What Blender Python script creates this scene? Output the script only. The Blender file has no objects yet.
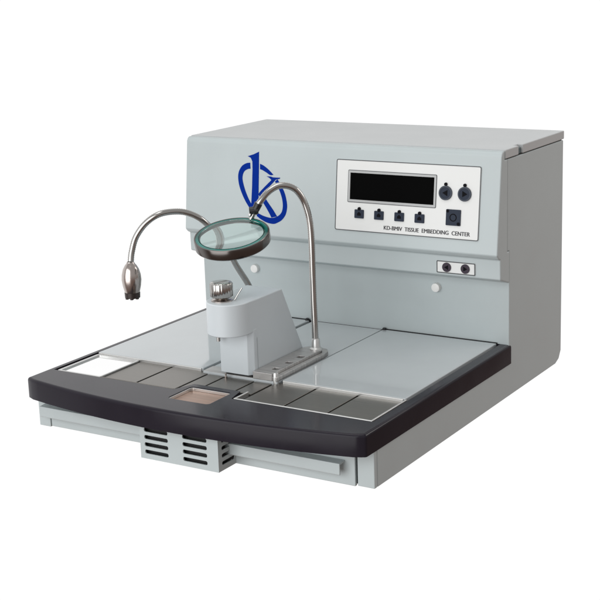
import bpy, bmesh, math, random
from mathutils import Vector, Matrix
random.seed(4)
S = bpy.context.scene
COL = S.collection
ZO = 0.0806                       # height of the work surface above the bench
ZV = Vector((0, 0, ZO))
V = Vector

# ------------------------------------------------------------------ materials
def new_mat(name, color, rough=.5, metal=0., spec=.5, coat=0., bump=0., bscale=900., mottle=0., aniso=None, croug=.05):
    m = bpy.data.materials.new(name); m.use_nodes = True
    nt = m.node_tree; b = nt.nodes['Principled BSDF']
    b.inputs['Base Color'].default_value = (*color, 1)
    b.inputs['Roughness'].default_value = rough
    b.inputs['Metallic'].default_value = metal
    b.inputs['Specular IOR Level'].default_value = spec
    b.inputs['Coat Weight'].default_value = coat
    b.inputs['Coat Roughness'].default_value = croug
    tc = nt.nodes.new('ShaderNodeTexCoord')
    if mottle or aniso:
        mp = nt.nodes.new('ShaderNodeMapping'); nt.links.new(tc.outputs['Object'], mp.inputs[0])
        if aniso: mp.inputs['Scale'].default_value = aniso
        n = nt.nodes.new('ShaderNodeTexNoise'); n.inputs['Scale'].default_value = 14. if not aniso else 1.
        n.inputs['Detail'].default_value = 5
        nt.links.new(mp.outputs[0], n.inputs[0])
        mr = nt.nodes.new('ShaderNodeMapRange'); mr.inputs[1].default_value = .3; mr.inputs[2].default_value = .7
        k = mottle or .2
        mr.inputs[3].default_value = 1 - k; mr.inputs[4].default_value = 1 + k
        nt.links.new(n.outputs[0], mr.inputs[0])
        mx = nt.nodes.new('ShaderNodeVectorMath'); mx.operation = 'SCALE'
        mx.inputs[0].default_value = color
        nt.links.new(mr.outputs[0], mx.inputs['Scale']); nt.links.new(mx.outputs[0], b.inputs['Base Color'])
        mr2 = nt.nodes.new('ShaderNodeMapRange'); mr2.inputs[1].default_value = .3; mr2.inputs[2].default_value = .7
        mr2.inputs[3].default_value = max(0, rough - .06); mr2.inputs[4].default_value = rough + .06
        nt.links.new(n.outputs[0], mr2.inputs[0]); nt.links.new(mr2.outputs[0], b.inputs['Roughness'])
    if bump:
        n2 = nt.nodes.new('ShaderNodeTexNoise'); n2.inputs['Scale'].default_value = bscale; n2.inputs['Detail'].default_value = 2
        nt.links.new(tc.outputs['Object'], n2.inputs[0])
        bp = nt.nodes.new('ShaderNodeBump'); bp.inputs['Strength'].default_value = bump; bp.inputs['Distance'].default_value = .0004
        nt.links.new(n2.outputs[0], bp.inputs['Height']); nt.links.new(bp.outputs[0], b.inputs['Normal'])
    return m

PAINT = new_mat('pale_grey_enamel', (.470, .524, .532), .40, spec=.45, bump=.12, mottle=.02)
PAINT2 = new_mat('dispenser_enamel', (.58, .625, .65), .36, spec=.45, bump=.10, mottle=.02)
TOPC = new_mat('cover_enamel', (.485, .505, .51), .45, spec=.4, bump=.12, mottle=.02)
BEZEL = new_mat('charcoal_moulding', (.017, .0145, .021), .16, spec=.16, bump=.05, mottle=.06)
STEEL = new_mat('brushed_steel_plate', (.20, .188, .172), .33, metal=.9, aniso=(5, 420, 20))
DECK = new_mat('deck_steel', (.50, .49, .48), .40, metal=.7, aniso=(8, 200, 20))
RIM = new_mat('bright_rim', (.62, .62, .61), .34, metal=.8, mottle=.04)
LID = new_mat('glossy_lid_enamel', (.47, .505, .52), .07, spec=.6, coat=.3, croug=.03, mottle=.02)
CHROME = new_mat('gooseneck_chrome', (.43, .42, .405), .20, metal=1., mottle=.05)
BROWNCH = new_mat('tinted_chrome', (.50, .45, .425), .20, metal=1., mottle=.05)
RINGM = new_mat('ring_metal', (.13, .12, .115), .18, metal=1., mottle=.15)
TEAL = new_mat('lens_edge_glass', (.006, .13, .11), .12, spec=.35, coat=.0, mottle=.8)
BLACK = new_mat('black_plastic', (.008, .008, .009), .35)
DARK = new_mat('dark_gap', (.012, .013, .014), .6)
PANEL = new_mat('panel_film', (.74, .75, .74), .38, spec=.4, mottle=.015)
LINE = new_mat('panel_line_ink', (.07, .075, .08), .5)
GREYL = new_mat('display_surround', (.42, .43, .43), .35)
SCREEN = new_mat('display_glass', (.001, .001, .001), .6, spec=.03)
BTN = new_mat('slate_button', (.018, .026, .045), .5, spec=.2, bump=.1)
BTND = new_mat('button_mark', (.002, .002, .004), .6, spec=.1)
BLUE = new_mat('blue_emblem_ink', (.001, .024, .25), .6, spec=.04)
INK = new_mat('black_ink', (.03, .03, .035), .5)
WHITE = new_mat('white_plastic', (.82, .82, .80), .35)
DISH = new_mat('polished_dish', (.97, .97, .97), .07, metal=1., mottle=.01)
COPPER = new_mat('warm_cold_spot_plate', (.40, .27, .21), .35, metal=.75, aniso=(8, 200, 20))
GLASS = bpy.data.materials.new('lens_glass'); GLASS.use_nodes = True
g = GLASS.node_tree.nodes['Principled BSDF']
g.inputs['Transmission Weight'].default_value = 1; g.inputs['Roughness'].default_value = 0.0
g.inputs['IOR'].default_value = 1.5; g.inputs['Base Color'].default_value = (.80, .93, .90, 1)

# ------------------------------------------------------------------ helpers
def place(o, parent):
    """object origin at its own centre, parented without moving it"""
    me = o.data
    lo = [min(v.co[i] for v in me.vertices) for i in range(3)]
    hi = [max(v.co[i] for v in me.vertices) for i in range(3)]
    c = V([(a + b) / 2 for a, b in zip(lo, hi)])
    me.transform(Matrix.Translation(-c))
    o['wx'], o['wy'], o['wz'] = c
    if parent is not None:
        o.parent = parent
        c = c - V((parent['wx'], parent['wy'], parent['wz']))
    o.location = c

def obj(name, bm, mat, parent, bevel=0., segs=3, smooth=True, angle=35):
    for v in bm.verts: v.co.z += ZO
    bmesh.ops.recalc_face_normals(bm, faces=bm.faces)
    me = bpy.data.meshes.new(name); bm.to_mesh(me); bm.free()
    mats = mat if isinstance(mat, (list, tuple)) else [mat]
    for m in mats: me.materials.append(m)
    o = bpy.data.objects.new(name, me); COL.objects.link(o)
    place(o, parent)
    if smooth:
        for p in me.polygons: p.use_smooth = True
        e = o.modifiers.new('b', 'BEVEL') if bevel else None
        if e:
            e.width = bevel; e.segments = segs; e.limit_method = 'ANGLE'; e.angle_limit = math.radians(angle)
            e.harden_normals = True; e.use_clamp_overlap = True
        else:
            es = [ed.index for ed in me.edges]
            b2 = bmesh.new(); b2.from_mesh(me)
            for ed in b2.edges:
                if len(ed.link_faces) == 2 and ed.calc_face_angle(0) > math.radians(angle): ed.smooth = False
            b2.to_mesh(me); b2.free()
    return o

def add_box(bm, x0, x1, y0, y1, z0, z1, mi=0):
    vs = [bm.verts.new((x, y, z)) for z in (z0, z1) for x, y in ((x0, y0), (x1, y0), (x1, y1), (x0, y1))]
    for f in ((0, 3, 2, 1), (4, 5, 6, 7), (0, 1, 5, 4), (1, 2, 6, 5), (2, 3, 7, 6), (3, 0, 4, 7)):
        bm.faces.new([vs[i] for i in f]).material_index = mi
    return bm
def box(*a): return add_box(bmesh.new(), *a)

def add_prism(bm, pts, fn0, fn1, mi=0):
    """pts 2D outline; fn0/fn1 map a 2D point to 3D for either cap"""
    a = [bm.verts.new(fn0(p)) for p in pts]; b = [bm.verts.new(fn1(p)) for p in pts]
    bm.faces.new(a).material_index = mi; bm.faces.new(b[::-1]).material_index = mi
    n = len(pts)
    for i in range(n):
        bm.faces.new((a[i], b[i], b[(i + 1) % n], a[(i + 1) % n])).material_index = mi
    return bm
def prism_x(pts, x0, x1, bm=None):      # profile in (y,z)
    return add_prism(bm or bmesh.new(), pts, lambda p: (x0, p[0], p[1]), lambda p: (x1, p[0], p[1]))
def prism_z(pts, z0, z1, bm=None):      # profile in (x,y)
    return add_prism(bm or bmesh.new(), pts, lambda p: (p[0], p[1], z0), lambda p: (p[0], p[1], z1))

def holed(loops, fn0, fn1, bm=None):
    """flat plate with holes: first loop outer, the rest holes"""
    bm = bm or bmesh.new()
    def cap(fn):
        es = []; out = []
        for lp in loops:
            vs = [bm.verts.new(fn(p)) for p in lp]; out.append(vs)
            for i in range(len(vs)): es.append(bm.edges.new((vs[i], vs[(i + 1) % len(vs)])))
        bmesh.ops.triangle_fill(bm, edges=es, use_beauty=True, use_dissolve=False)
        return out
    A = cap(fn0); B = cap(fn1)
    for a, b in zip(A, B):
        n = len(a)
        for i in range(n): bm.faces.new((a[i], a[(i + 1) % n], b[(i + 1) % n], b[i]))
    return bm

def rrect(x0, x1, y0, y1, r, n=4):
    pts = []
    for cx, cy, a0 in ((x1 - r, y1 - r, 0), (x0 + r, y1 - r, 90), (x0 + r, y0 + r, 180), (x1 - r, y0 + r, 270)):
        for k in range(n + 1):
            a = math.radians(a0 + 90 * k / n); pts.append((cx + r * math.cos(a), cy + r * math.sin(a)))
    return pts
def circ(cx, cy, r, n=28): return [(cx + r * math.cos(2 * math.pi * k / n), cy + r * math.sin(2 * math.pi * k / n)) for k in range(n)]

def frame_of(n):
    n = V(n).normalized(); a = V((1, 0, 0)) if abs(n.x) < .8 else V((0, 1, 0))
    u = n.cross(a).normalized(); return u, n.cross(u).normalized(), n
def lathe(c, n, prof, seg=48, bm=None, closed=False):
    """prof: list of (radius, height along n)"""
    bm = bm or bmesh.new(); c = V(c); u, w, n = frame_of(n); rows = []
    for r, h in prof:
        if r < 1e-7: rows.append([bm.verts.new(c + n * h)])
        else: rows.append([bm.verts.new(c + n * h + (u * math.cos(2 * math.pi * k / seg) + w * math.sin(2 * math.pi * k / seg)) * r) for k in range(seg)])
    pr = list(zip(rows, rows[1:])) + ([(rows[-1], rows[0])] if closed else [])
    for a, b in pr:
        for k in range(seg):
            k2 = (k + 1) % seg
            if len(a) == 1 and len(b) == 1: continue
            if len(a) == 1: bm.faces.new((a[0], b[k], b[k2]))
            elif len(b) == 1: bm.faces.new((a[k], b[0], a[k2]))
            else: bm.faces.new((a[k], b[k], b[k2], a[k2]))
    return bm
def spline(pts, per=10):
    P = [V(p) for p in pts]; P = [2 * P[0] - P[1]] + P + [2 * P[-1] - P[-2]]; out = []
    for i in range(1, len(P) - 2):
        for k in range(per):
            t = k / per
            out.append(.5 * ((2 * P[i]) + (-P[i-1] + P[i+1]) * t + (2*P[i-1] - 5*P[i] + 4*P[i+1] - P[i+2]) * t*t + (-P[i-1] + 3*P[i] - 3*P[i+1] + P[i+2]) * t**3))
    out.append(P[-2]); return out
def tube(pts, rad, seg=16, bm=None, ribs=0.):
    bm = bm or bmesh.new(); n = len(pts); prev = None; rows = []
    up = None
    for i, p in enumerate(pts):
        t = (pts[min(i + 1, n - 1)] - pts[max(i - 1, 0)]).normalized()
        if up is None: up = frame_of(t)[0]
        up = (up - t * up.dot(t)).normalized(); w = t.cross(up)
        r = rad(i / (n - 1)) if callable(rad) else rad
        if ribs and i % 2: r *= 1 - ribs
        rows.append([bm.verts.new(p + (up * math.cos(2*math.pi*k/seg) + w * math.sin(2*math.pi*k/seg)) * r) for k in range(seg)])
    for a, b in zip(rows, rows[1:]):
        for k in range(seg): bm.faces.new((a[k], a[(k+1) % seg], b[(k+1) % seg], b[k]))
    bm.faces.new(rows[0][::-1]); bm.faces.new(rows[-1]); return bm
def resample(pts, step):
    out = [pts[0]]; acc = 0
    for a, b in zip(pts, pts[1:]):
        d = (b - a).length; pos = step - acc
        while pos <= d: out.append(a.lerp(b, pos / d)); pos += step
        acc = (acc + d) % step if d else acc
        acc = d - (pos - step)
    return out

# ------------------------------------------------------------------ the machine
root = bpy.data.objects.new('tissue_embedding_center', None); COL.objects.link(root)
root.location = (.28, .33, 0); root['wx'], root['wy'], root['wz'] = .28, .33, 0.
root.empty_display_size = .1
root['label'] = 'pale grey benchtop laboratory station with charcoal tray surround, control panel, gooseneck magnifier and spot lamp'
root['category'] = 'laboratory machine'

W = .56
# --- cabinet: rear body and base flanks, L shaped from the side
prof = [(.0345, -.0806), (.640, -.0806), (.6545, -.0755), (.663, -.063), (.663, .2825), (.4435, .2825), (.4435, .1456),
        (.4505, .1456), (.4505, -.0304), (.0345, -.0304)]
bm = prism_x(prof, .0005, .5595)
cabinet = obj('cabinet', bm, PAINT, root, .0012, 2)
# --- control housing: leaning upper front, with the ledge below it
hp = [(.4504, .0960), (.4175, .1070), (.4170, .1375), (.4110, .1400), (.4054, .1456), (.4220, .2900), (.4248, .2950), (.4285, .2966), (.4330, .2966), (.4330, .2830), (.4430, .2830), (.4430, .1450), (.4504, .1450)]
bm = prism_x(hp, -.0015, .5600)
housing = obj('control_housing', bm, PAINT, root, .0022, 3, angle=20)
# --- top cover with the notch in its right flank
cp = [(-.0015, .4345), (.5605, .4345), (.5605, .4820), (.5520, .4820), (.5520, .4985), (.5605, .4985), (.5605, .6640), (-.0015, .6640)]
cover = obj('top_cover', prism_z(cp, .2842, .2975), TOPC, root, .0015, 3)
obj('hinge_block', box(.5500, .5572, .4825, .4980, .2843, .2930), new_mat('teal_grey_insert', (.10, .14, .15), .5), cover, .0008)
obj('cover_gap', box(.003, .5575, .4345, .6600, .2826, .2841), DARK, cover, smooth=False)

# points on the leaning front: (x, z) -> 3D, lifted by d
NY = V((0, -.1504, .0175)).normalized()
def fp(x, z, d=0.):
    t = (z - .1456) / (.2900 - .1456)
    return V((x, .4054 + .0166 * t, z)) + V((0, -.9934, .1142)) * d
def front_plate(loops, d0, d1, bm=None):
    return holed(loops, lambda p: fp(p[0], p[1], d0), lambda p: fp(p[0], p[1], d1), bm)
def lp(x, z, d=0.): return V((x, .4172 - d, z))

# emblem: one flat print in blue
EMB = {"ringA": [[0.1254, 0.2601], [0.1184, 0.259], [0.1108, 0.2551], [0.1055, 0.2485], [0.1029, 0.2408], [0.1031, 0.2319], [0.1055, 0.2219], [0.1104, 0.2108], [0.1169, 0.1997], [0.1242, 0.1901], [0.1292, 0.1853], [0.1328, 0.1906], [0.1261, 0.1991], [0.1197, 0.2101], [0.1148, 0.2212], [0.1114, 0.2324], [0.1118, 0.24], [0.1148, 0.246], [0.1208, 0.2496], [0.1263, 0.2506]],
 "ringB": [[0.1443, 0.2593], [0.1519, 0.2564], [0.1611, 0.2506], [0.1703, 0.2431], [0.1643, 0.2423], [0.1567, 0.2461], [0.1491, 0.2495], [0.1445, 0.2507]],
 "ringC": [[0.178, 0.2365], [0.1848, 0.2276], [0.191, 0.218], [0.1952, 0.2071], [0.1974, 0.1947], [0.1951, 0.1821], [0.1882, 0.1729], [0.18, 0.168], [0.1725, 0.1655], [0.1605, 0.1667], [0.1482, 0.1714], [0.1398, 0.1764], [0.1428, 0.1806], [0.1541, 0.1768], [0.1684, 0.1748], [0.1797, 0.1781], [0.187, 0.1846], [0.1893, 0.1942], [0.1878, 0.2054], [0.1836, 0.2164], [0.1783, 0.226], [0.1733, 0.2327]],
 "stem": [[0.1206, 0.2702], [0.1317, 0.2737], [0.1419, 0.2782], [0.1425, 0.2466], [0.1428, 0.214], [0.1433, 0.1963], [0.1341, 0.1856], [0.1291, 0.1891], [0.1301, 0.2208], [0.1302, 0.251], [0.1296, 0.2623], [0.1264, 0.2679]],
 "arm": [[0.1575, 0.2401], [0.1653, 0.2401], [0.1704, 0.2391], [0.1832, 0.2393], [0.1815, 0.2372], [0.175, 0.2356], [0.1698, 0.2306], [0.1598, 0.221], [0.1507, 0.2119], [0.1604, 0.1999], [0.171, 0.188], [0.1790, 0.1778], [0.1684, 0.1752], [0.1646, 0.1813], [0.1567, 0.1921], [0.1489, 0.2017], [0.1438, 0.209], [0.1437, 0.2128], [0.1514, 0.2207], [0.1602, 0.2288], [0.1666, 0.2346], [0.163, 0.2377]]}
def smooth_loop(pts, keep=55):
    """round the gentle corners of an outline, keep the sharp ones"""
    P = [V(p) for p in pts]; n = len(P); out = []
    def sharp(i):
        a = P[i] - P[i-1]; b = P[(i+1) % n] - P[i]; return a.angle(b) > math.radians(keep)
    for i in range(n):
        p0, p1, p2, p3 = P[i-1], P[i], P[(i+1) % n], P[(i+2) % n]
        if sharp(i): p0 = p1 * 2 - p2
        if sharp((i+1) % n): p3 = p2 * 2 - p1
        for k in range(4):
            t = k / 4
            out.append(.5 * ((2*p1) + (-p0 + p2)*t + (2*p0 - 5*p1 + 4*p2 - p3)*t*t + (-p0 + 3*p1 - 3*p2 + p3)*t**3))
    return [(p.x, p.y) for p in out]
bm = bmesh.new()
for i, (k, pl) in enumerate(EMB.items()):
    d1 = .00035 + .00012 * (k in ('stem', 'arm'))
    front_plate([smooth_loop(pl) if k != 'stem' else pl], .0001, d1, bm)
obj('emblem', bm, BLUE, housing, smooth=False)

# --- control panel
px0, px1, pz0, pz1 = .2862, .5294, .1652, .2738
panel = obj('control_panel', front_plate([rrect(px0, px1, pz0, pz1, .003)], .0001, .0010), PANEL, root, smooth=False)
obj('outline', front_plate([rrect(px0, px1, pz0, pz1, .003), rrect(px0 + .0013, px1 - .0013, pz0 + .0013, pz1 - .0013, .002)], .0010, .0013), LINE, panel, smooth=False)
dx0, dx1, dz0, dz1 = .3115, .4545, .2133, .2542
bm = front_plate([rrect(dx0 - .0032, dx1 + .0032, dz0 - .0034, dz1 + .0032, .0015), rrect(dx0, dx1, dz0, dz1, .0005)], .0010, .0018)
obj('display_frame', bm, GREYL, panel, .0003, 2)
bm = front_plate([rrect(dx0 - .0042, dx1 + .0042, dz0 - .0044, dz1 + .0042, .002), rrect(dx0 - .0032, dx1 + .0032, dz0 - .0034, dz1 + .0032, .0015)], .0010, .0013)
obj('display_outline', bm, LINE, panel, smooth=False)
obj('display_screen', front_plate([rrect(dx0 + .0002, dx1 - .0002, dz0 + .0002, dz1 - .0002, .0004)], .0010, .0013), SCREEN, panel, smooth=False)
def tri(cx, cz, s, d):   # little pointer, d = -1 points left
    return [(cx + d * s, cz), (cx - d * s * .7, cz + s * .95), (cx - d * s * .7, cz - s * .95)]
for x in (.3290, .3634, .3982, .4324):
    z = .1920
    b = obj('key_button', front_plate([rrect(x - .0080, x + .0080, z - .0066, z + .0066, .0012)], .0010, .0024), BTN, panel, .0004, 2)
    bm = front_plate([circ(x, z + .0078, .0026, 18)], .0010, .0029)
    obj('key_lamp', bm, BTND, b, smooth=False)
    # engraved mark of the key: a small house shaped arrow
    bm = front_plate([[(x - .0032, z - .0026), (x + .0032, z - .0026), (x + .0032, z + .0006), (x, z + .0034), (x - .0032, z + .0006)]], .0024, .0026)
    obj('key_mark', bm, BTND, b, smooth=False)
for x, d in ((.4737, -1), (.5046, 1)):
    z = .2325
    b = obj('round_button', front_plate([circ(x, z, .0107, 40)], .0010, .0026), BTN, panel, .0005, 2)
    obj('round_button_rim', front_plate([circ(x, z, .0107, 40), circ(x, z, .0086, 40)], .0026, .0031), new_mat('rim_slate', (.04, .05, .07), .45, spec=.3) if d < 0 else bpy.data.materials['rim_slate'], b, smooth=False)
    obj('arrow_mark', front_plate([tri(x, z, .0048, d)], .0026, .0030), BTND, b, smooth=False)
    obj('button_lamp', front_plate([circ(x, z + .0128, .0025, 18)], .0010, .0030), BTND, b, smooth=False)
x, z = .4880, .1972
b = obj('power_button', front_plate([rrect(x - .0118, x + .0118, z - .0118, z + .0118, .001)], .0010, .0026), BTN, panel, .0005, 2)
obj('power_mark', front_plate([circ(x, z, .0058, 30), circ(x, z, .0044, 30)], .0026, .0029), BTND, b, smooth=False)
bm = front_plate([circ(x + .0088, z - .0088, .0024, 18)], .0026, .0031)
front_plate([circ(x - .0092, z + .0092, .0022, 18)], .0026, .0031, bm)
obj('corner_lamp', bm, BTND, b, smooth=False)

def text_mesh(body, x0, x1, z, size):
    cu = bpy.data.curves.new('t', 'FONT'); cu.body = body; cu.size = size
    o = bpy.data.objects.new('t', cu); COL.objects.link(o)
    bpy.context.view_layer.update()
    me = bpy.data.meshes.new_from_object(o.evaluated_get(bpy.context.evaluated_depsgraph_get()))
    bpy.data.objects.remove(o)
    xs = [v.co.x for v in me.vertices]; a, c = min(xs), max(xs)
    bm = bmesh.new(); bm.from_mesh(me)
    src = [(v.co.x, v.co.y) for v in bm.verts]; base = list(bm.verts); faces = [[v.index for v in f.verts] for f in bm.faces]
    bm.verts.index_update(); faces = [[v.index for v in f.verts] for f in bm.faces]
    put = lambda x, y, dx, dz, d: fp(x0 + (x - a) / (c - a) * (x1 - x0) + dx, z + y + dz, d)
    for v, (x, y) in zip(base, src): v.co = put(x, y, 0, 0, .00125)
    for k, (dx, dz) in enumerate(((.00028, 0), (-.00028, 0), (0, .0001))):
        vs = [bm.verts.new(put(x, y, dx, dz, .00126 + .00001 * k)) for x, y in src]
        for f in faces: bm.faces.new([vs[i] for i in f])
    return bm
obj('lettering', text_mesh('KD-BMIV  TISSUE  EMBEDDING  CENTER', .3725, .5155, .1712, .0086), INK, panel, smooth=False)

# --- small rocker panel on the ledge
sx0, sx1, sz0, sz1 = .4567, .5200, .1105, .1292
def ledge_plate(loops, d0, d1, bm=None): return holed(loops, lambda p: lp(p[0], p[1], d0), lambda p: lp(p[0], p[1], d1), bm)
sp = obj('switch_panel', ledge_plate([rrect(sx0, sx1, sz0, sz1, .0015)], .0, .0012), PANEL, root, smooth=False)
obj('outline', ledge_plate([rrect(sx0, sx1, sz0, sz1, .0015), rrect(sx0 + .0014, sx1 - .0014, sz0 + .0014, sz1 - .0014, .001)], .0012, .0015), LINE, sp, smooth=False)
for x, d in ((.4736, -1), (.5040, 1)):
    obj('round_button', ledge_plate([circ(x, .1198, .0072, 32)], .0012, .0026), new_mat('dark_plum', (.035, .024, .038), .45, spec=.3) if d < 0 else bpy.data.materials['dark_plum'], sp, .0005, 2)
    obj('arrow_mark', ledge_plate([tri(x, .1198, .0038, d)], .0026, .0030), BTND, sp, smooth=False)

# --- white thumb knobs on the recessed wall
for x in (.4399, .1065):
    k = obj('wall_knob', lathe((x, .4504, .0785), (0, -1, 0), [(0, 0), (.0072, 0), (.0072, .004), (.0066, .0062), (.0045, .0070), (0, .0070)], 32), WHITE, root)

# --- tray surround: bowed apron, two rails, well opening
def bow(x): return -.031 * (1 - ((x - .28) / .28) ** 2)
outer = [(W + .0008, .4556), (-.0008, .4556), (-.0008, .006)]
N = 40
for i in range(N + 1):
    x = W * i / N
    y = bow(x)
    if i == 0: y = .0005
    outer.append((x if 0 < i < N else (x - .0002 if i == 0 else x + .0002), y))
outer.append((W + .0008, .006))
outer = outer[:2] + [(-.0008, .004)] + [(W * i / N, bow(W * i / N)) for i in range(1, N)] + [(W + .0008, .004)]
opening = [(.0095, .4505 - .0015), (.0095, .0505), (.2290, .0505), (.2410, .0830), (.3190, .0830), (.3265, .0505), (.5455, .0505), (.5455, .4505 - .0015)]
well = rrect(.2440, .3130, .0150, .0720, .006, 5)
def inset(loop, d):
    n = len(loop); P = [V(p) for p in loop]; out = []
    ar = sum(P[i].x * P[(i+1) % n].y - P[(i+1) % n].x * P[i].y for i in range(n)); sg = 1 if ar > 0 else -1
    for i in range(n):
        a = (P[i] - P[i-1]).normalized(); b = (P[(i+1) % n] - P[i]).normalized()
        na = V((-a.y, a.x)) * sg; nb = V((-b.y, b.x)) * sg
        m = (na + nb).normalized(); k = d / max(.35, m.dot(na)); q = P[i] + m * k; out.append((q.x, q.y))
    return out
# soften the two front corners in plan
oc = []
for i, p in enumerate(outer):
    a, b, c = V(outer[i-1]), V(p), V(outer[(i+1) % len(outer)])
    if (b - a).angle(c - b) > .7 and p[1] < .1:
        for t in (0, .25, .5, .75, 1):
            d0 = b + (a - b).normalized() * .0030; d1 = b + (c - b).normalized() * .0030
            q = d0 * (1 - t) ** 2 + b * 2 * t * (1 - t) + d1 * t * t; oc.append((q.x, q.y))
    else: oc.append(p)
outer = oc
bm = bmesh.new()
rd = .0045; rows = [(0., -.0300)] + [(rd * (1 - math.cos(a)), -rd * (1 - math.sin(a))) for a in [math.pi / 2 * k / 6 for k in range(7)]] + [(rd + .0008, 0.)]
prev = None
for d, z in rows:
    ring = [bm.verts.new((x, y, z)) for x, y in inset(outer, d)]
    if prev:
        for i in range(len(ring)): bm.faces.new((prev[i], prev[(i+1) % len(ring)], ring[(i+1) % len(ring)], ring[i]))
    prev = ring
for z, o_ in ((0, inset(outer, rd + .0008)), (-.0300, outer)):
    es = []
    for lp_ in (o_, opening, well):
        vs = [bm.verts.new((p[0], p[1], z)) for p in lp_]
        es += [bm.edges.new((vs[i], vs[(i+1) % len(vs)])) for i in range(len(vs))]
    bmesh.ops.triangle_fill(bm, edges=es, use_beauty=True)
for lp_ in (opening, well):
    A = [bm.verts.new((p[0], p[1], 0)) for p in lp_]; B = [bm.verts.new((p[0], p[1], -.0300)) for p in lp_]
    for i in range(len(A)): bm.faces.new((A[i], A[(i+1) % len(A)], B[(i+1) % len(A)], B[i]))
bmesh.ops.remove_doubles(bm, verts=bm.verts, dist=.00001)
surround = obj('tray_surround', bm, BEZEL, root, angle=32)
# --- deck under the plates, closing the opening
deck = obj('deck', box(.008, .549, .045, .4495, -.0290, -.0065), DECK, root)

# cold spot well in the apron
fl = obj('cold_spot', box(.242, .315, .013, .0445, -.0280, -.0090), COPPER, root, smooth=False)
bm = box(.242, .315, .0475, .0740, -.0060, -.0050)
bm = holed([rrect(.2440, .3130, .0150, .0720, .006, 5), rrect(.2462, .3108, .0172, .0698, .004, 5)], lambda p: (p[0], p[1], -.0052), lambda p: (p[0], p[1], -.0010))
obj('well_rim', bm, RIM, fl, .0004, 2)
obj('well_floor', box(.2445, .3125, .0155, .0715, -.0062, -.0052), COPPER, fl, smooth=False)

# brushed plates with dark joints
def plate(x0, x1, y0, y1, z=-.0030, m=STEEL): return obj('steel_plate', box(x0, x1, y0, y1, -.0062, z), m, root, .0006, 2)
obj('joint_bed', box(.0150, .5440, .0512, .1470, -.0064, -.0056), DARK, deck, smooth=False)
plate(.0960, .1540, .0540, .1480)
plate(.1572, .2230, .0540, .1480)
poly = [(.2262, .0540), (.2275, .0540), (.2390, .0855), (.2530, .0855), (.2530, .1300), (.2262, .1480)]
obj('steel_plate', prism_z([(.2262, .0540), (.2275, .0540), (.2385, .0858), (.2535, .0858), (.2535, .1390), (.2262, .1390)], -.0062, -.0030), STEEL, root, .0006, 2)
plate(.2565, .3045, .0858, .1390)
obj('steel_plate', prism_z([(.3075, .0858), (.3205, .0858), (.3345, .0858), (.3345, .1390), (.3075, .1390)], -.0062, -.0030), STEEL, root, .0006, 2)
plate(.3385, .4015, .0560, .1480)
plate(.4045, .4690, .0560, .1480)
plate(.4720, .5400, .0560, .1480)
# bright rim round the right-hand tray, front and flanks
bm = box(.3290, .5435, .0512, .0540, -.0062, .0008)
add_box(bm, .3290, .3318, .0540, .0855, -.0062, .0008)
add_box(bm, .5407, .5435, .0540, .1480, -.0062, .0008)
obj('tray_rim', bm, RIM, root, .0008, 2)
bm = box(.0960, .2275, .0512, .0532, -.0062, .0004)
obj('tray_rim', bm, STEEL, root, .0008, 2)
# mirror-polished steel dish at the far left, white only by reflection
bm = holed([rrect(.0135, .0945, .0520, .1465, .004), rrect(.0185, .0915, .0565, .1430, .003)], lambda p: (p[0], p[1], -.0062), lambda p: (p[0], p[1], -.0008))
dish = obj('dish_rim', bm, RIM, root, .0006, 2)
obj('dish_floor', box(.0185, .0915, .0565, .1430, -.0060, -.0030), DISH, dish, smooth=False)

# --- two glossy lids
lids = []
for x0, x1, kx in ((.0125, .2095, .2060), (.3460, .5405, .3490)):
    l = obj('chamber_lid', box(x0, x1, .1488, .4475, -.0045, .0012), LID, root, .0014, 3)
    obj('front_trim', box(x0 + .002, x1 - .002, .1462, .1490, -.0040, .0010), RIM, l, .0008, 3)
    obj('rear_gasket', box(x0 + .004, x1, .4477, .4498, -.0045, .0020), DARK, l, smooth=False)
    obj('hinge_knob', lathe((kx, .4460, .0005), (0, 0, 1), [(0, 0), (.0034, 0), (.0034, .0028), (.002, .004), (0, .004)], 20), BLACK, l)
    lids.append(l)

# --- centre block between the lids, with slots
obj('centre_front', box(.2152, .3423, .1412, .1660, .0000, .0006), DECK, root, .0003, 2)
centre = obj('centre_block', box(.2150, .3425, .1405, .4490, -.0062, .0000), LID, root, .0008, 2)
bm = box(.2098, .2149, .1330, .4480, -.0060, -.0052); add_box(bm, .3417, .3458, .1500, .4480, -.0060, -.0052)
obj('side_slot', bm, DARK, deck, smooth=False)
# forceps bar with three holes
bx0, bx1 = .3020, .3345
end = [(.3183 + .0162 * math.cos(math.pi * k / 10), .2720 + .0150 * math.sin(math.pi * k / 10)) for k in range(11)]
hl = [[(bx0, .1400), (bx1, .1400)] + end[0:]] + [rrect(.3205, .3315, y - .0052, y + .0052, .003) for y in (.1650, .1990, .2310)]
hl[0] = [(bx0 + .0001, .1400), (bx1, .1400)] + [(x, y) for x, y in end]
bar = obj('forceps_holder', holed(hl, lambda p: (p[0], p[1], .0001), lambda p: (p[0], p[1], .0110)), DECK, root, .0008, 2)
obj('hole_bottom', box(.3190, .3330, .1560, .2400, .0002, .0020), DARK, bar, smooth=False)
sh = [(.3350, .1400), (.3430, .1400), (.3430, .2700), (.3400, .2860), (.3330, .2960), (.3180, .2985), (.3180, .2880), (.3290, .2860), (.3350, .2760)]
obj('side_step', prism_z(sh, .0002, .0070), DECK, bar, .0010, 2)
obj('corner_post', lathe((.3385, .1440, -.0060), (0, 0, 1), [(0, 0), (.0042, 0), (.0042, .0165), (.0032, .0185), (0, .0188)], 24), RIM, bar)

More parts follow.
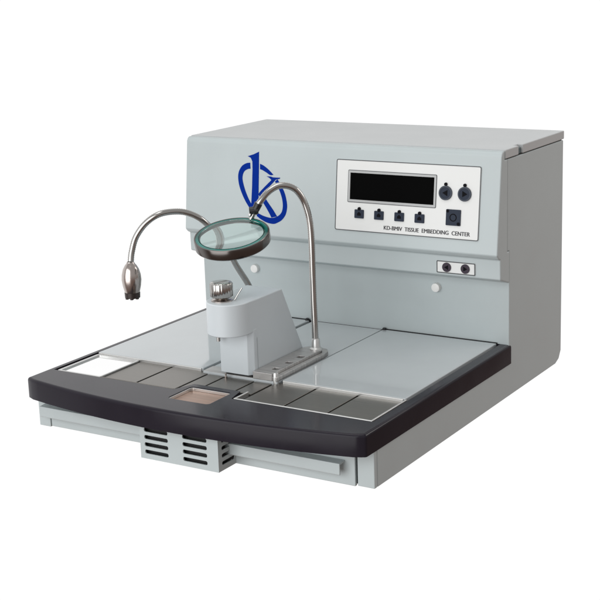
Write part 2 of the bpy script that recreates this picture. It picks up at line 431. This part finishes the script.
# --- paraffin dispenser: wedge body, round head, front leg, knob
tp = [(.1570, .0003), (.2830, .0003), (.2770, .0130), (.2260, .1120), (.1350, .1120), (.1350, .0690), (.1490, .0660), (.1570, .0540)]
tower = obj('paraffin_dispenser', prism_x(tp, .2400, .3012), PAINT2, root, .0016, 3)
cxh, cyh, rh = .2695, .1355, .0318
hp2 = [(cxh + rh * math.cos(a), cyh + rh * math.sin(a)) for a in [math.pi + math.pi * k / 28 for k in range(29)]] + [(cxh + rh - .0005, .160), (cxh - rh, .160)]
obj('dispenser_head', prism_z(hp2, .0655, .1124), PAINT2, tower, .0016, 3, angle=40)
lg = [(.2475, .1400), (.2945, .1400), (.3015, .1480), (.3015, .1560), (.2475, .1560)]
obj('front_leg', prism_z(lg, .0030, .0700), PAINT2, tower, .0012, 3)
obj('leg_gap_shade', box(.2535, .2990, .1425, .1560, .0002, .0029), BLACK, tower, smooth=False)  # black slab stands in for the shade in the gap under the leg
obj('nozzle', lathe((.2530, .1300, .0520), (0, 0, 1), [(0, 0), (.0028, 0), (.0028, .016), (0, .016)], 18), CHROME, tower)
obj('drip_pin', lathe((.2605, .1330, -.0030), (0, 0, 1), [(0, 0), (.0022, 0), (.0024, .0030), (.0013, .0040), (.0013, .0080), (0, .0080)], 18), BROWNCH, tower)
# fluted knob on its washer
kc = V((.2620, .1300, .1118)); KN = V((0, 0, 1))
obj('knob_washer', lathe(kc, KN, [(0, 0), (.0155, 0), (.0155, .0022), (.0100, .0030), (.0080, .0045), (0, .0045)], 36), BROWNCH, tower)
bm = bmesh.new(); seg = 96; rows = []
for r, h in ((.0140, .0062), (.0162, .0078), (.0164, .0250), (.0148, .0272), (.0110, .0280)):
    row = []
    for k in range(seg):
        rr = r * (1 - (.035 if k % 4 < 2 else 0)) if h < .0271 and h > .007 else r
        a = 2 * math.pi * k / seg; row.append(bm.verts.new(kc + V((rr * math.cos(a), rr * math.sin(a), h))))
    rows.append(row)
for a, b in zip(rows, rows[1:]):
    for k in range(seg): bm.faces.new((a[k], a[(k+1) % seg], b[(k+1) % seg], b[k]))
bm.faces.new(rows[0][::-1]); bm.faces.new(rows[-1])
add = lathe(kc, KN, [(0, .0040), (.0070, .0040), (.0070, .0063), (0, .0063)], 24, bm)
obj('flow_knob', bm, CHROME, tower, angle=60)
bm = tube([V((.2770, .1400, .1125)), V((.2800, .1440, .1200)), V((.2850, .1480, .1290))], .0011, 8)
obj('stop_lever', bm, CHROME, tower)

# --- gooseneck magnifier
GP = [(.3271, .2730, .0112), (.3262, .2735, .0287), (.3252, .2745, .0560), (.3237, .2760, .0860), (.3217, .2790, .1306), (.3204, .2810, .1751), (.3181, .2810, .2047),
      (.3117, .2790, .2298), (.3039, .2720, .2482), (.2945, .2630, .2564), (.2830, .2540, .2571), (.2726, .2430, .2495), (.2650, .2335, .2370), (.2590, .2290, .2250)]
sp_ = resample(spline(GP, 14), .0016)
MC = V((.2523, .1750, .1987)); MN = V((.0513, -.2564, .9652)).normalized(); MR = .0541
mag = obj('magnifier', lathe(MC, MN, [(MR, .0), (MR + .0006, -.0010), (MR + .0006, -.0140), (MR - .0010, -.0158), (MR - .0030, -.0158), (MR - .0030, -.0080), (MR - .0018, -.0078), (MR - .0016, 0)], 96, closed=True), RINGM, root)
obj('lens_edge', lathe(MC, MN, [(MR - .0019, -.0003), (MR - .0019, -.0076), (MR - .0088, -.0066), (MR - .0062, -.0004)], 96, closed=True), TEAL, mag)
R2 = MR - .0070; prf = []; RC = 1.0
for k in range(17):
    t = R2 * k / 16; prf.append((t, -.0018 + RC - RC - (RC - math.sqrt(RC * RC - t * t)) + .0030))
for k in range(17):
    t = R2 * (1 - k / 16); prf.append((t, -.0100 + (RC - math.sqrt(RC * RC - t * t))))
obj('lens', lathe(MC, MN, prf, 96), GLASS, mag)
obj('magnifier_gooseneck', tube(sp_, lambda t: .0050, 18, ribs=.08), CHROME, mag)
obj('gooseneck_collar', lathe((.3272, .2730, .0108), (0, 0, 1), [(0, 0), (.0095, 0), (.0095, .0025), (.0066, .0045), (.0060, .0160), (.0046, .0180), (0, .0180)], 28), RIM, mag)
pe = sp_[-1]; rimp = V((.2536, .2273, .2125)) + V((0, -.001, .001))
d = (pe - rimp).normalized()
obj('clamp_arm', tube([rimp - d * .003, rimp.lerp(pe, .5), pe + d * .004], .0034, 12), CHROME, mag)
side = V((-.85, -.5, -.1)).normalized()
mid = pe.lerp(rimp, .10)
bm = tube([mid - side * .004, mid + side * .0085], .0058, 20)
bm = tube([pe + d * .010, pe + d * .002, rimp.lerp(pe, .55)], lambda t: .0060 - .0008 * t, 18, bm)
obj('clamp_knob', bm, BLACK, mag)
obj('clamp_screw', lathe(rimp.lerp(pe, .32) + V((-.002, -.0046, .001)), (-.5, -.85, .15), [(0, 0), (.0030, 0), (.0030, .0014), (.002, .0024), (0, .0026)], 18), RIM, mag)

# --- gooseneck spot lamp
LPATH = [(.2350, .3120, .0002), (.2250, .3080, .0250), (.2090, .3000, .0600), (.1985, .2900, .0952), (.1917, .2700, .1285), (.1850, .2480, .1690), (.1742, .2200, .2017),
         (.1623, .2050, .2155), (.1482, .1900, .2216), (.1341, .1650, .2213), (.1176, .1520, .2091), (.1054, .1420, .1892), (.1014, .1350, .1679), (.1018, .1305, .1530)]
lpts = resample(spline(LPATH, 14), .0016)
lamp = obj('spot_lamp', tube(lpts, .0048, 18, ribs=.08), CHROME, root)
obj('gooseneck_collar', lathe((.2350, .3120, .0002), (0, 0, 1), [(0, 0), (.0095, 0), (.0095, .0025), (.0066, .0045), (.0060, .0140), (0, .0150)], 28), RIM, lamp)
lc = V((.1018, .1300, .1035)); la = V((.0, .0, 1)).normalized()
hd = [(.0070, .0000), (.0092, .0004), (.0112, .0060), (.0134, .0150), (.0146, .0240), (.0140, .0320), (.0118, .0400), (.0088, .0455), (.0062, .0485), (.0052, .0510), (0, .0512)]
obj('lamp_head', lathe(lc, la, [(0, .0040), (.0070, .0040)] + hd, 40), BROWNCH, lamp)
bm = lathe(lc, la, [(.0098, -.0030), (.0112, -.0026), (.0116, .0050), (.0100, .0050)], 40, closed=True)
for k in range(6):
    a = k * math.pi / 3; add_box(bm, lc.x + .0085 * math.cos(a) - .0018, lc.x + .0085 * math.cos(a) + .0018, lc.y + .0085 * math.sin(a) - .0018, lc.y + .0085 * math.sin(a) + .0018, lc.z - .0046, lc.z + .002)
obj('lamp_collar', bm, new_mat('dark_collar', (.05, .04, .038), .35, metal=.6), lamp)
obj('bulb', lathe(lc, la, [(0, -.0060), (.0028, -.0052), (.0040, -.0020), (.0040, .0045), (0, .0045)], 24), CHROME, lamp)

# --- base front: post, drawers, vent
obj('base_post', box(.5345, .5594, .0262, .0340, -.0806, -.0303), PAINT, root, .0012, 2)
obj('base_post', box(-.0042, .0170, .0262, .0340, -.0806, -.0303), PAINT, root, .0012, 2)
obj('base_recess', box(.0172, .5343, .0320, .0343, -.0800, -.0303), DARK, cabinet, smooth=False)
for x0, x1, h0, h1 in ((.3440, .5312, .3290, .5165), (.0190, .2150, .0105, .2140)):
    dr = obj('drawer', box(x0, x1, .0262, .0318, -.0800 - (.002 if x0 > .3 else -.001), -.0306), PAINT, root, .0012, 2)
    k = .0035 if x0 < .1 else 0
    pr = [(y, z + k) for y, z in [(.0120, -.0490), (.0120, -.0640), (.0142, -.0655), (.0142, -.0515), (.0261, -.0505), (.0261, -.0480)]]
    obj('drawer_handle', prism_x(pr, h0, h1), PAINT, dr, .0007, 2)

vx0, vx1, vy = .2170, .3470, -.0150
def slot(cx, cz, w, h): return rrect(cx - w / 2, cx + w / 2, cz - h / 2, cz + h / 2, h * .42, 4)
VZ = (-.0708, -.0603, -.0498, -.0393)
loops = [[(vx0, -.0810), (vx1, -.0810), (vx1, -.0304), (vx0, -.0304)]]
for cz in VZ:
    loops += [slot(.2445, cz, .0400, .0058), slot(.3090, cz, .0400, .0058)]
bm = holed(loops, lambda p: (p[0], vy, p[1]), lambda p: (p[0], vy + .0018, p[1]))
vent = obj('vent_box', bm, PAINT, root, smooth=False)
loops = [[(vy + .0019, -.0810), (.0300, -.0810), (.0300, -.0304), (vy + .0019, -.0304)]]
sides = [(vx0 + .0001, vx0 + .0016, list(loops))]
for cz in VZ: loops.append(slot(.0085, cz, .0300, .0052))
sides.append((vx1 - .0016, vx1 - .0001, loops))
for xa, xb, loops in sides:
    obj('vent_side', holed(loops, lambda p: (xa, p[0], p[1]), lambda p: (xb, p[0], p[1])), PAINT, vent, smooth=False)
obj('vent_bottom', box(vx0 + .0017, vx1 - .0017, vy + .0019, .0255, -.0809, -.0795), PAINT, vent, smooth=False)
obj('vent_shade_block', box(vx0 + .0018, vx1 - .0080, vy + .0080, .0258, -.0794, -.0306), DARK, vent, smooth=False)  # near-black block added behind the slots, its colour stands in for interior shade

# ------------------------------------------------------------------ camera
cam = bpy.data.cameras.new('camera'); co = bpy.data.objects.new('camera', cam); COL.objects.link(co)
cam.sensor_width = 36; cam.lens = 1392.97 * 36 / 600; cam.clip_end = 50; cam.clip_start = .05
M = Matrix(((.85075, -.099094, .516145), (.524512, .222405, -.821841), (-.033354, .969905, .241187))).to_4x4()
M.translation = V((1.36801, -1.42434, .58257 + ZO)); co.matrix_world = M
S.camera = co

# ------------------------------------------------------------------ studio: white backdrop world + softboxes + added side fill
w = bpy.data.worlds.new('World'); S.world = w; w.use_nodes = True
nt = w.node_tree; bg = nt.nodes['Background']
tc = nt.nodes.new('ShaderNodeTexCoord')
dp = nt.nodes.new('ShaderNodeVectorMath'); dp.operation = 'DOT_PRODUCT'; dp.inputs[1].default_value = (-.82, .57, 0)
mr = nt.nodes.new('ShaderNodeMapRange'); mr.interpolation_type = 'SMOOTHSTEP'
mr.inputs[1].default_value = .12; mr.inputs[2].default_value = .6; mr.inputs[3].default_value = 0; mr.inputs[4].default_value = 1
nt.links.new(tc.outputs['Generated'], dp.inputs[0]); nt.links.new(dp.outputs['Value'], mr.inputs[0])
sx = nt.nodes.new('ShaderNodeSeparateXYZ'); nt.links.new(tc.outputs['Generated'], sx.inputs[0])
mz = nt.nodes.new('ShaderNodeMapRange'); mz.interpolation_type = 'SMOOTHSTEP'; mz.inputs[1].default_value = -.25; mz.inputs[2].default_value = .25
nt.links.new(sx.outputs['Z'], mz.inputs[0])
room = nt.nodes.new('ShaderNodeMix'); room.data_type = 'RGBA'
room.inputs[6].default_value = (.22, .155, .13, 1); room.inputs[7].default_value = (.50, .49, .483, 1)
nt.links.new(mz.outputs[0], room.inputs[0])
swp = nt.nodes.new('ShaderNodeMix'); swp.data_type = 'RGBA'; swp.inputs[7].default_value = (1.02, 1.02, 1.02, 1)
nt.links.new(mr.outputs[0], swp.inputs[0]); nt.links.new(room.outputs[2], swp.inputs[6])
nt.links.new(swp.outputs[2], bg.inputs['Color']); bg.inputs['Strength'].default_value = 1

def area(name, loc, aim, size, power, col=(1, 1, 1)):
    l = bpy.data.lights.new(name, 'AREA'); l.size = size; l.energy = power; l.color = col
    o = bpy.data.objects.new(name, l); COL.objects.link(o); o.location = loc
    o.rotation_euler = (V(aim) - V(loc)).to_track_quat('-Z', 'Y').to_euler(); return o
area('key_softbox', (-.1, -2.5, .60), (.28, .3, .12), 2.8, 66, (.97, .99, 1))
area('top_softbox', (.2, -.3, 2.2), (.28, .3, .1), 1.0, 9)
area('side_fill', (1.7, 1.5, 1.1), (.56, .58, .28), .7, 6.5, (1, .94, .91))  # added fill without a known source, lifts the upper right flank above the base

S.view_settings.view_transform = 'Standard'; S.view_settings.look = 'None'
S.view_settings.exposure = 0; S.view_settings.gamma = 1
S.cycles.max_bounces = 10; S.cycles.transmission_bounces = 8
